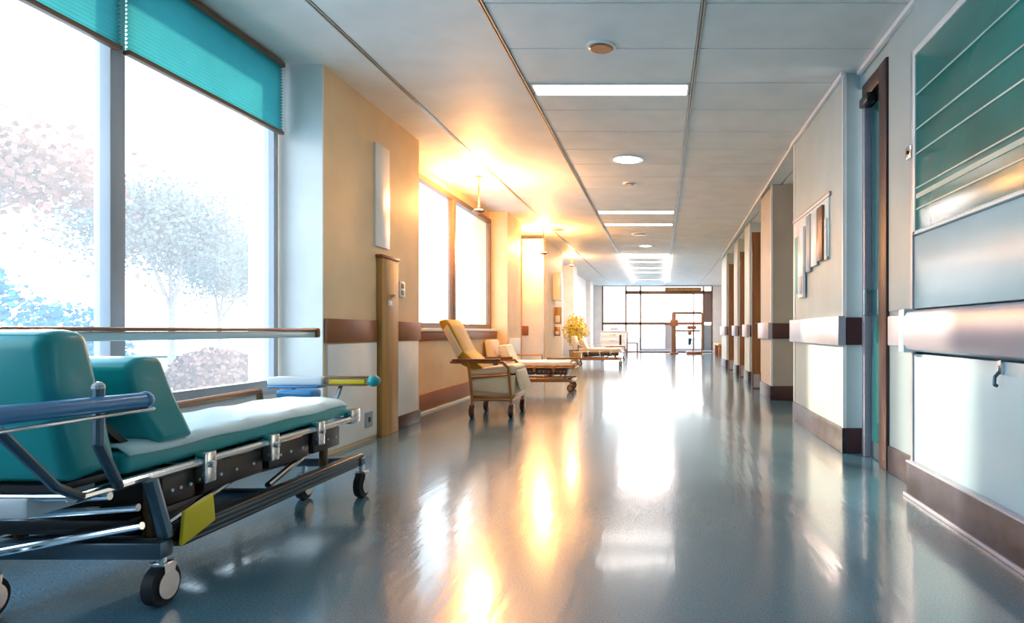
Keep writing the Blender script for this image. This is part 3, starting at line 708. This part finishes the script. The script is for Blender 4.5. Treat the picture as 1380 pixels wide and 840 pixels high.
        q = MB(O); q.prof([(Y(-0.655), 0.175), (Y(-0.49), 0.215), (Y(-0.50), 0.31), (Y(-0.64), 0.285)], X(0.325), X(0.337), 'x', 0.004); q.build('yellow_tag', YELLOW, t)
        q = MB(O); q.tube([(X(-0.31), Y(-0.745), 0.16), (X(0.28), Y(-0.745), 0.27)], 0.012); q.tube([(X(-0.31), Y(-0.80), 0.30), (X(0.28), Y(-0.76), 0.33)], 0.012); q.tube([(X(-0.31), Y(-0.86), 0.36), (X(0.26), Y(-0.84), 0.385)], 0.012); q.build('steering_linkage', tube, t)
        q = MB(O); q.box(X(-0.16), X(0.12), Y(-0.95), Y(-0.72), 0.345, 0.405, 0.012); q.build('motor_box', WHITEP, t)
        q = MB(O); q.box(X(-0.24), X(0.20), Y(-0.70), Y(-0.30), 0.225, 0.275, 0.012); q.build('battery_box', BLACKM, t)
        q = MB(O); q.tube([(X(0.27), Y(-0.70), 0.40), (X(0.29), Y(-0.66), 0.21)], 0.022); q.tube([(X(-0.27), Y(-0.70), 0.40), (X(-0.29), Y(-0.66), 0.21)], 0.022); q.build('head_column', fm, t)
    return t

make_bed((-1.875, 2.80, 0), 'nearest gurney with teal cushions, white sheet and blue side rail', 'gurney', 'hospital_gurney', 'wheeled beds along the left wall')
b3 = make_bed((-1.78, 9.75, 0), 'cream reclining bed behind the mustard recliner, before the white door', 'bed', 'hospital_bed', 'wheeled beds along the left wall', cm=CREAMV, sh=mat('white_linen', (0.85, 0.82, 0.78), 0.7, bump=0.2, bscale=12), fm=GOLDM, tube=GOLDM, pad=CREAMV, full=False, wm=GOLDM)
b4 = make_bed((-1.50, 16.9, 0), 'farthest wheeled bed, beside the yellow-green plant', 'bed', 'hospital_bed', 'wheeled beds along the left wall', cm=CREAMV, sh=MATS['white_linen'], fm=GOLDM, tube=CHROME, pad=GOLDM, full=False)

for b_ in (b3, b4): b_.rotation_euler[2] = -PI / 2; b_.scale = (0.95, 0.72, 0.85)
# ---- mustard recliner
def recliner(O):
    ox, oy, _ = O
    t = thing('recliner_chair', 'wheeled recliner chair with mustard back in front of second window', 'chair', O)
    X = lambda u: ox + u
    y0, y1 = oy - 0.26, oy + 0.26
    P = lambda pts, a, b, n, m, bev=0.02: MB(O).prof([(X(u), z) for u, z in pts], a, b, 'y', bev, 3).build(n, m, t)
    P([(-0.20, 0.47), (-0.33, 0.53), (-0.53, 0.90), (-0.56, 0.97), (-0.48, 0.99), (-0.43, 0.93), (-0.30, 0.66), (-0.10, 0.49)], y0 + .03, y1 - .03, 'backrest', MUST, 0.018)
    P([(-0.36, 0.60), (-0.50, 0.88), (-0.46, 0.93), (-0.31, 0.66)], y0 + .0, y0 + .03, 'back_edge', CREAMV, 0.006)
    P([(-0.24, 0.42), (-0.24, 0.48), (0.18, 0.53), (0.24, 0.50), (0.22, 0.44)], y0 + .03, y1 - .03, 'seat', CREAMV, 0.02)
    P([(0.20, 0.50), (0.24, 0.47), (0.30, 0.28), (0.26, 0.27)], y0 + .04, y1 - .04, 'leg_rest', CREAMV, 0.012)
    P([(-0.20, 0.27), (0.20, 0.24), (0.20, 0.40), (-0.22, 0.41)], y0 - .005, y0 + .012, 'side_panel', CREAMV, 0.005)
    P([(-0.20, 0.20), (0.20, 0.20), (0.22, 0.42), (-0.24, 0.42)], y0 + .02, y1 - .02, 'base_box', CREAMV, 0.012)
    P([(-0.21, 0.185), (0.21, 0.185), (0.21, 0.225), (-0.21, 0.225)], y0 + .0, y1 - .0, 'base_rail', GOLDM, 0.006)
    for a in (y0 - 0.015, y1 + 0.015):
        q = MB(O); q.tube([(X(-0.42), a, 0.555), (X(0.10), a, 0.555), (X(0.16), a, 0.50), (X(0.19), a, 0.18)], 0.014); q.tube([(X(-0.24), a, 0.555), (X(-0.20), a, 0.18), (X(0.19), a, 0.18)], 0.014); q.tube([(X(-0.2), a, 0.40), (X(0.17), a, 0.43)], 0.011); q.build('side_frame', GOLDM, t)
        q = MB(O); q.box(X(-0.40), X(0.08), a - 0.025, a + 0.025, 0.567, 0.590, 0.008); q.build('armrest', BROWNL, t)
    q = MB(O)
    for u, z in ((-0.2, 0.18), (0.19, 0.18), (-0.2, 0.40)): q.cyl((X(u), y0 - 0.015, z), (X(u), y1 + 0.015, z), 0.012)
    q.build('cross_bar', GOLDM, t)
    for u in (-0.2, 0.19):
        for a in (y0 - 0.015, y1 + 0.015): caster(t, X(u), a, O, r=0.065, top=0.18, m_w=BROWN, m_f=GOLDM)
recliner((-1.68, 6.95, 0))
# ---- plant
t = thing('potted_plant', 'bushy yellow-green plant in a tan pot beside the farthest bed', 'plant', (-2.28, 17.9, 0)); O = (-2.28, 17.9, 0)
MB(O).cyl((-2.28, 17.9, 0), (-2.28, 17.9, 0.36), 0.13, 0.18, 20).build('pot', OCHRE, t)
q = MB(O)
for k in range(7): q.cyl((-2.28, 17.9, 0.34), (-2.28 + 0.2 * math.cos(k), 17.9 + 0.2 * math.sin(k), 0.95), 0.01, seg=6)
q.build('stem', BARK, t)
f = MB(O)
for k in range(1100):
    th = random.uniform(0, 2 * PI); ph = math.acos(random.uniform(-1, 1)); r_ = random.random() ** 0.4
    rad = 0.33 + 0.05 * math.sin(3 * th) + 0.04 * math.sin(5 * ph)
    c = Vector((-2.28 + rad * r_ * math.sin(ph) * math.cos(th), 17.9 + rad * r_ * math.sin(ph) * math.sin(th), 0.88 + (rad + .08) * r_ * math.cos(ph)))
    a = Vector((random.uniform(-1, 1), random.uniform(-1, 1), random.uniform(-1, 1))).normalized(); b = a.orthogonal().normalized()
    l_ = random.uniform(.03, .055)
    f.quad([c - a * l_, c + b * l_ * .45, c + a * l_, c - b * l_ * .45])
f.build('foliage', LEAF, t, False)['kind'] = 'stuff'

# ---- white cart, chair, stand, bench at the far end
t = thing('medical_cart', 'boxy white wheeled cart behind the farthest bed', 'cart', (-1.42, 20.2, 0)); O = (-1.42, 20.2, 0)
MB(O).box(-1.80, -1.04, 19.9, 20.5, 0.30, 0.84, 0.02).build('cabinet', WHITEP, t)
MB(O).box(-1.83, -1.01, 19.87, 20.53, 0.84, 0.87, 0.01).build('top', W_WHITE, t)
for z in (0.34, 0.51, 0.68):
    d_ = MB(O).box(-1.77, -1.07, 19.885, 19.90, z, z + 0.145, 0.004).build('drawer', W_WHITE, t)
    MB(O).box(-1.50, -1.34, 19.87, 19.886, z + 0.06, z + 0.08, 0.003).build('drawer_handle', CHROME, d_)
MB(O).box(-1.22, -1.16, 19.868, 19.884, 0.45, 0.75, 0.004).build('black_label', BLACKM, t)
q = MB(O); q.tube([(-1.74, 19.95, 0.32), (-1.74, 19.95, 0.13)], 0.02); q.tube([(-1.10, 19.95, 0.32), (-1.10, 19.95, 0.13)], 0.02); q.tube([(-1.74, 20.45, 0.32), (-1.74, 20.45, 0.13)], 0.02); q.tube([(-1.10, 20.45, 0.32), (-1.10, 20.45, 0.13)], 0.02); q.build('leg_frame', CHROME, t)
for a in (-1.74, -1.10):
    for b in (19.95, 20.45): caster(t, a, b, O, top=0.15)
t = thing('monitor_box', 'small white device box on top of the far white cart', 'device', (-1.35, 20.2, 0.87)); O = (-1.35, 20.2, 0.87)
MB(O).box(-1.52, -1.22, 20.05, 20.3, 0.875, 0.97, 0.012).build('case', WHITEP, t)
MB(O).box(-1.48, -1.26, 20.043, 20.051, 0.89, 0.955, 0.002).build('screen', GREYP, t)

t = thing('side_chair', 'small brown chair right of the far white cart', 'chair', (-0.98, 23.2, 0)); O = (-0.98, 23.2, 0)
MB(O).box(-1.18, -0.78, 23.0, 23.4, 0.42, 0.46, 0.012).build('seat', BROWNL, t)
MB(O).box(-1.19, -1.15, 23.0, 23.4, 0.52, 0.90, 0.012).build('backrest', BROWNL, t)
for a in (-1.16, -0.80):
    for b in (23.03, 23.37): MB(O).cyl((a, b, 0), (a, b, 0.42 if a > -1 else 0.84), 0.022).build('leg', BROWNL, t)

t = thing('equipment_stand', 'bronze tubular equipment stand before the end glazing', 'stand', (0.97, 25.0, 0)); O = (0.97, 25.0, 0)
sx_ = lambda px: (px - 890) / FPX * 25.0
sz_ = lambda py: CH + (446 - py) / FPX * 25.0
q = MB(O); q.box(sx_(905), sx_(911), 24.95, 25.05, 0.03, sz_(422), 0.01); q.build('mast', FRAMEB, t)
q = MB(O); q.cyl((sx_(906), 25, sz_(422)), (sx_(946), 25, sz_(422)), 0.04); q.cyl((sx_(946), 25, sz_(422)), (sx_(946), 25, 0.03), 0.03); q.build('upper_rail', FRAMEB, t)
q = MB(O); q.box(sx_(899), sx_(946), 24.9, 25.1, sz_(437.5), sz_(434.5), 0.015); q.box(sx_(903), sx_(914), 24.85, 25.12, sz_(440), sz_(431), 0.02); q.build('work_tray', BROWNL, t)
q = MB(O); q.cyl((sx_(908), 25, sz_(446)), (sx_(944), 25, sz_(446)), 0.032); q.cyl((sx_(934), 25, sz_(437)), (sx_(934), 25, 0.05), 0.022); q.build('lower_rail', FRAMEB, t)
q = MB(O); q.box(sx_(926), sx_(938), 24.8, 25.15, sz_(444), sz_(439.5), 0.02); q.box(sx_(927), sx_(932), 24.9, 25.1, sz_(452), sz_(445), 0.02); q.build('pump', BROWNL, t)
q = MB(O); q.cyl((sx_(929), 25, sz_(465)), (sx_(930), 25, sz_(456)), 0.05, 0.07); q.build('bag', BLACKM, t)
q = MB(O); q.box(sx_(903), sx_(914), 24.7, 25.3, 0.0, 0.07, 0.015); q.box(sx_(925), sx_(946), 24.7, 25.3, 0.0, 0.10, 0.015); q.build('foot', BROWNL, t)

t = thing('waiting_bench', 'low brown bench against the far right lobby wall', 'bench', (2.25, 23.5, 0)); O = (2.25, 23.5, 0)
MB(O).box(1.95, 2.5, 22.6, 24.4, 0.36, 0.43, 0.015).build('seat', OCHRE, t)
for a in (22.75, 24.25):
    MB(O).box(1.98, 2.47, a - 0.03, a + 0.03, 0, 0.36, 0.006).build('leg', BROWNL, t)
# fittings on the left piers
def fitting(name, x0, x1, y0, y1, z0, z1, m, labl, cat, m2=None):
    c = ((x0 + x1) / 2, (y0 + y1) / 2, z0)
    t = thing(name, labl, cat, c)
    MB(c).box(x0, x1, y0, y1, z0, z1, 0.008).build('body', m, t)
    MB(c).box(x0 + 0.02, x1 - 0.02, y0 - 0.008, y0 + 0.001, z0 + 0.03, z0 + (z1 - z0) * 0.5, 0.003).build('front_plate', m2 or WHITEP, t)
fitting('wall_cabinet', -2.30, -2.13, 14.3, 14.6, 1.52, 2.12, WHITEP, 'white wall cabinet on cream pier beside the plant', 'cabinet', W_WHITE)
fitting('soap_dispenser', -2.30, -2.16, 14.5, 14.66, 1.02, 1.38, OCHRE, 'ochre dispenser on the cream pier, below the white wall cabinet', 'dispenser')
fitting('sanitiser_bottle', -2.30, -2.18, 14.5, 14.62, 0.76, 0.96, GOLDM, 'bronze bottle holder on the cream pier, lowest fitting', 'dispenser')
fitting('door_sign', -2.70, -2.62, 21.0, 21.1, 2.0, 2.2, WHITEP, 'small white projecting sign on the white far wall', 'sign', BLACKM)

# ============================================================ OUTSIDE
struct(bxo('ground', mat('pale_paving', (0.42, 0.50, 0.56), 0.8), -80, XW - 0.23, -60, 90, -0.35, -0.25, smooth=False), 'pale paving outside the windows')
struct(bxo('ground', MATS['pale_paving'], -30, 40, 27.4, 90, -0.16, -0.1, smooth=False), 'pale paving beyond the end glazing')
def branch(mb, p, d, L, r, depth, tips):
    q = p + d * L
    mb.cyl(p, q, r, r * 0.65, 6)
    if depth == 0: tips.append(q); return
    for k in range(3 if depth > 1 else 4):
        nd = (d + Vector((random.uniform(-.8, .8), random.uniform(-.8, .8), random.uniform(-.15, .6)))).normalized()
        branch(mb, q, nd, L * random.uniform(.6, .8), r * 0.6, depth - 1, tips)
def tree(x, y, h, labl, lm, n=14, spread=0.5, depth=4):
    t = thing('garden_tree', labl, 'tree', (x, y, -0.25), 'trees outside the near window'); O = (x, y, -0.25)
    b = MB(O); tips = []
    branch(b, Vector((x, y, -0.25)), Vector((0, 0, 1)), h * 0.33, h * 0.022, depth, tips)
    b.build('trunk', BARK, t)
    f = MB(O)
    for tp in tips:
        for k in range(n):
            c = tp + Vector((random.gauss(0, spread), random.gauss(0, spread), random.gauss(0, spread * .7)))
            a = Vector((random.uniform(-1, 1), random.uniform(-1, 1), random.uniform(-1, 1))).normalized(); bb = a.orthogonal(); s_ = random.uniform(.04, .08)
            f.quad([c - a * s_, c + bb * s_ * .6, c + a * s_, c - bb * s_ * .6])
    f.build('foliage', lm, t, False)['kind'] = 'stuff'
tree(-10.5, 9.5, 4.4, 'red-brown tree outside, in the left pane of the near window', LEAFO, 50, .34)
tree(-15.0, 20.5, 5.2, 'grey-green tree outside, in the right pane of the near window', LEAFG, 130, .7)
tree(-17.5, 26.5, 4.6, 'lower grey-green tree outside, farthest right in the near window', LEAFG, 120, .7)
def shrub(x, y, r, h, lm, labl):
    t = thing('shrub', labl, 'shrub', (x, y, -0.25), 'shrubs outside the near window'); O = (x, y, -0.25)
    f = MB(O)
    for k in range(3000):
        th = random.uniform(0, 2 * PI); rr = random.random() ** .4; ph = math.acos(random.uniform(0, 1))
        c = Vector((x + r * rr * math.sin(ph) * math.cos(th), y + r * rr * math.sin(ph) * math.sin(th), -0.2 + h * rr * math.cos(ph)))
        a = Vector((random.uniform(-1, 1), random.uniform(-1, 1), random.uniform(-1, 1))).normalized(); bb = a.orthogonal(); s_ = random.uniform(.03, .07)
        f.quad([c - a * s_, c + bb * s_ * .6, c + a * s_, c - bb * s_ * .6])
    f.build('foliage', lm, t, False)['kind'] = 'stuff'
    MB(O).cyl((x, y, -0.25), (x, y, h * .4), 0.05, seg=8).build('stem', BARK, t)
HEDGE = mat('blue_green_leaf', (0.05, 0.20, 0.30), 0.7, var=0.3)
shrub(-9.0, 8.6, 1.3, 2.0, HEDGE, 'blue-green shrub outside, at left edge of the near window')
shrub(-10.6, 11.9, 1.1, 1.6, HEDGE, 'blue-green shrub outside, just left of the grey window mullion')
shrub(-8.6, 12.9, 0.9, 0.75, LEAFO, 'low reddish shrub outside, right of the grey window mullion')
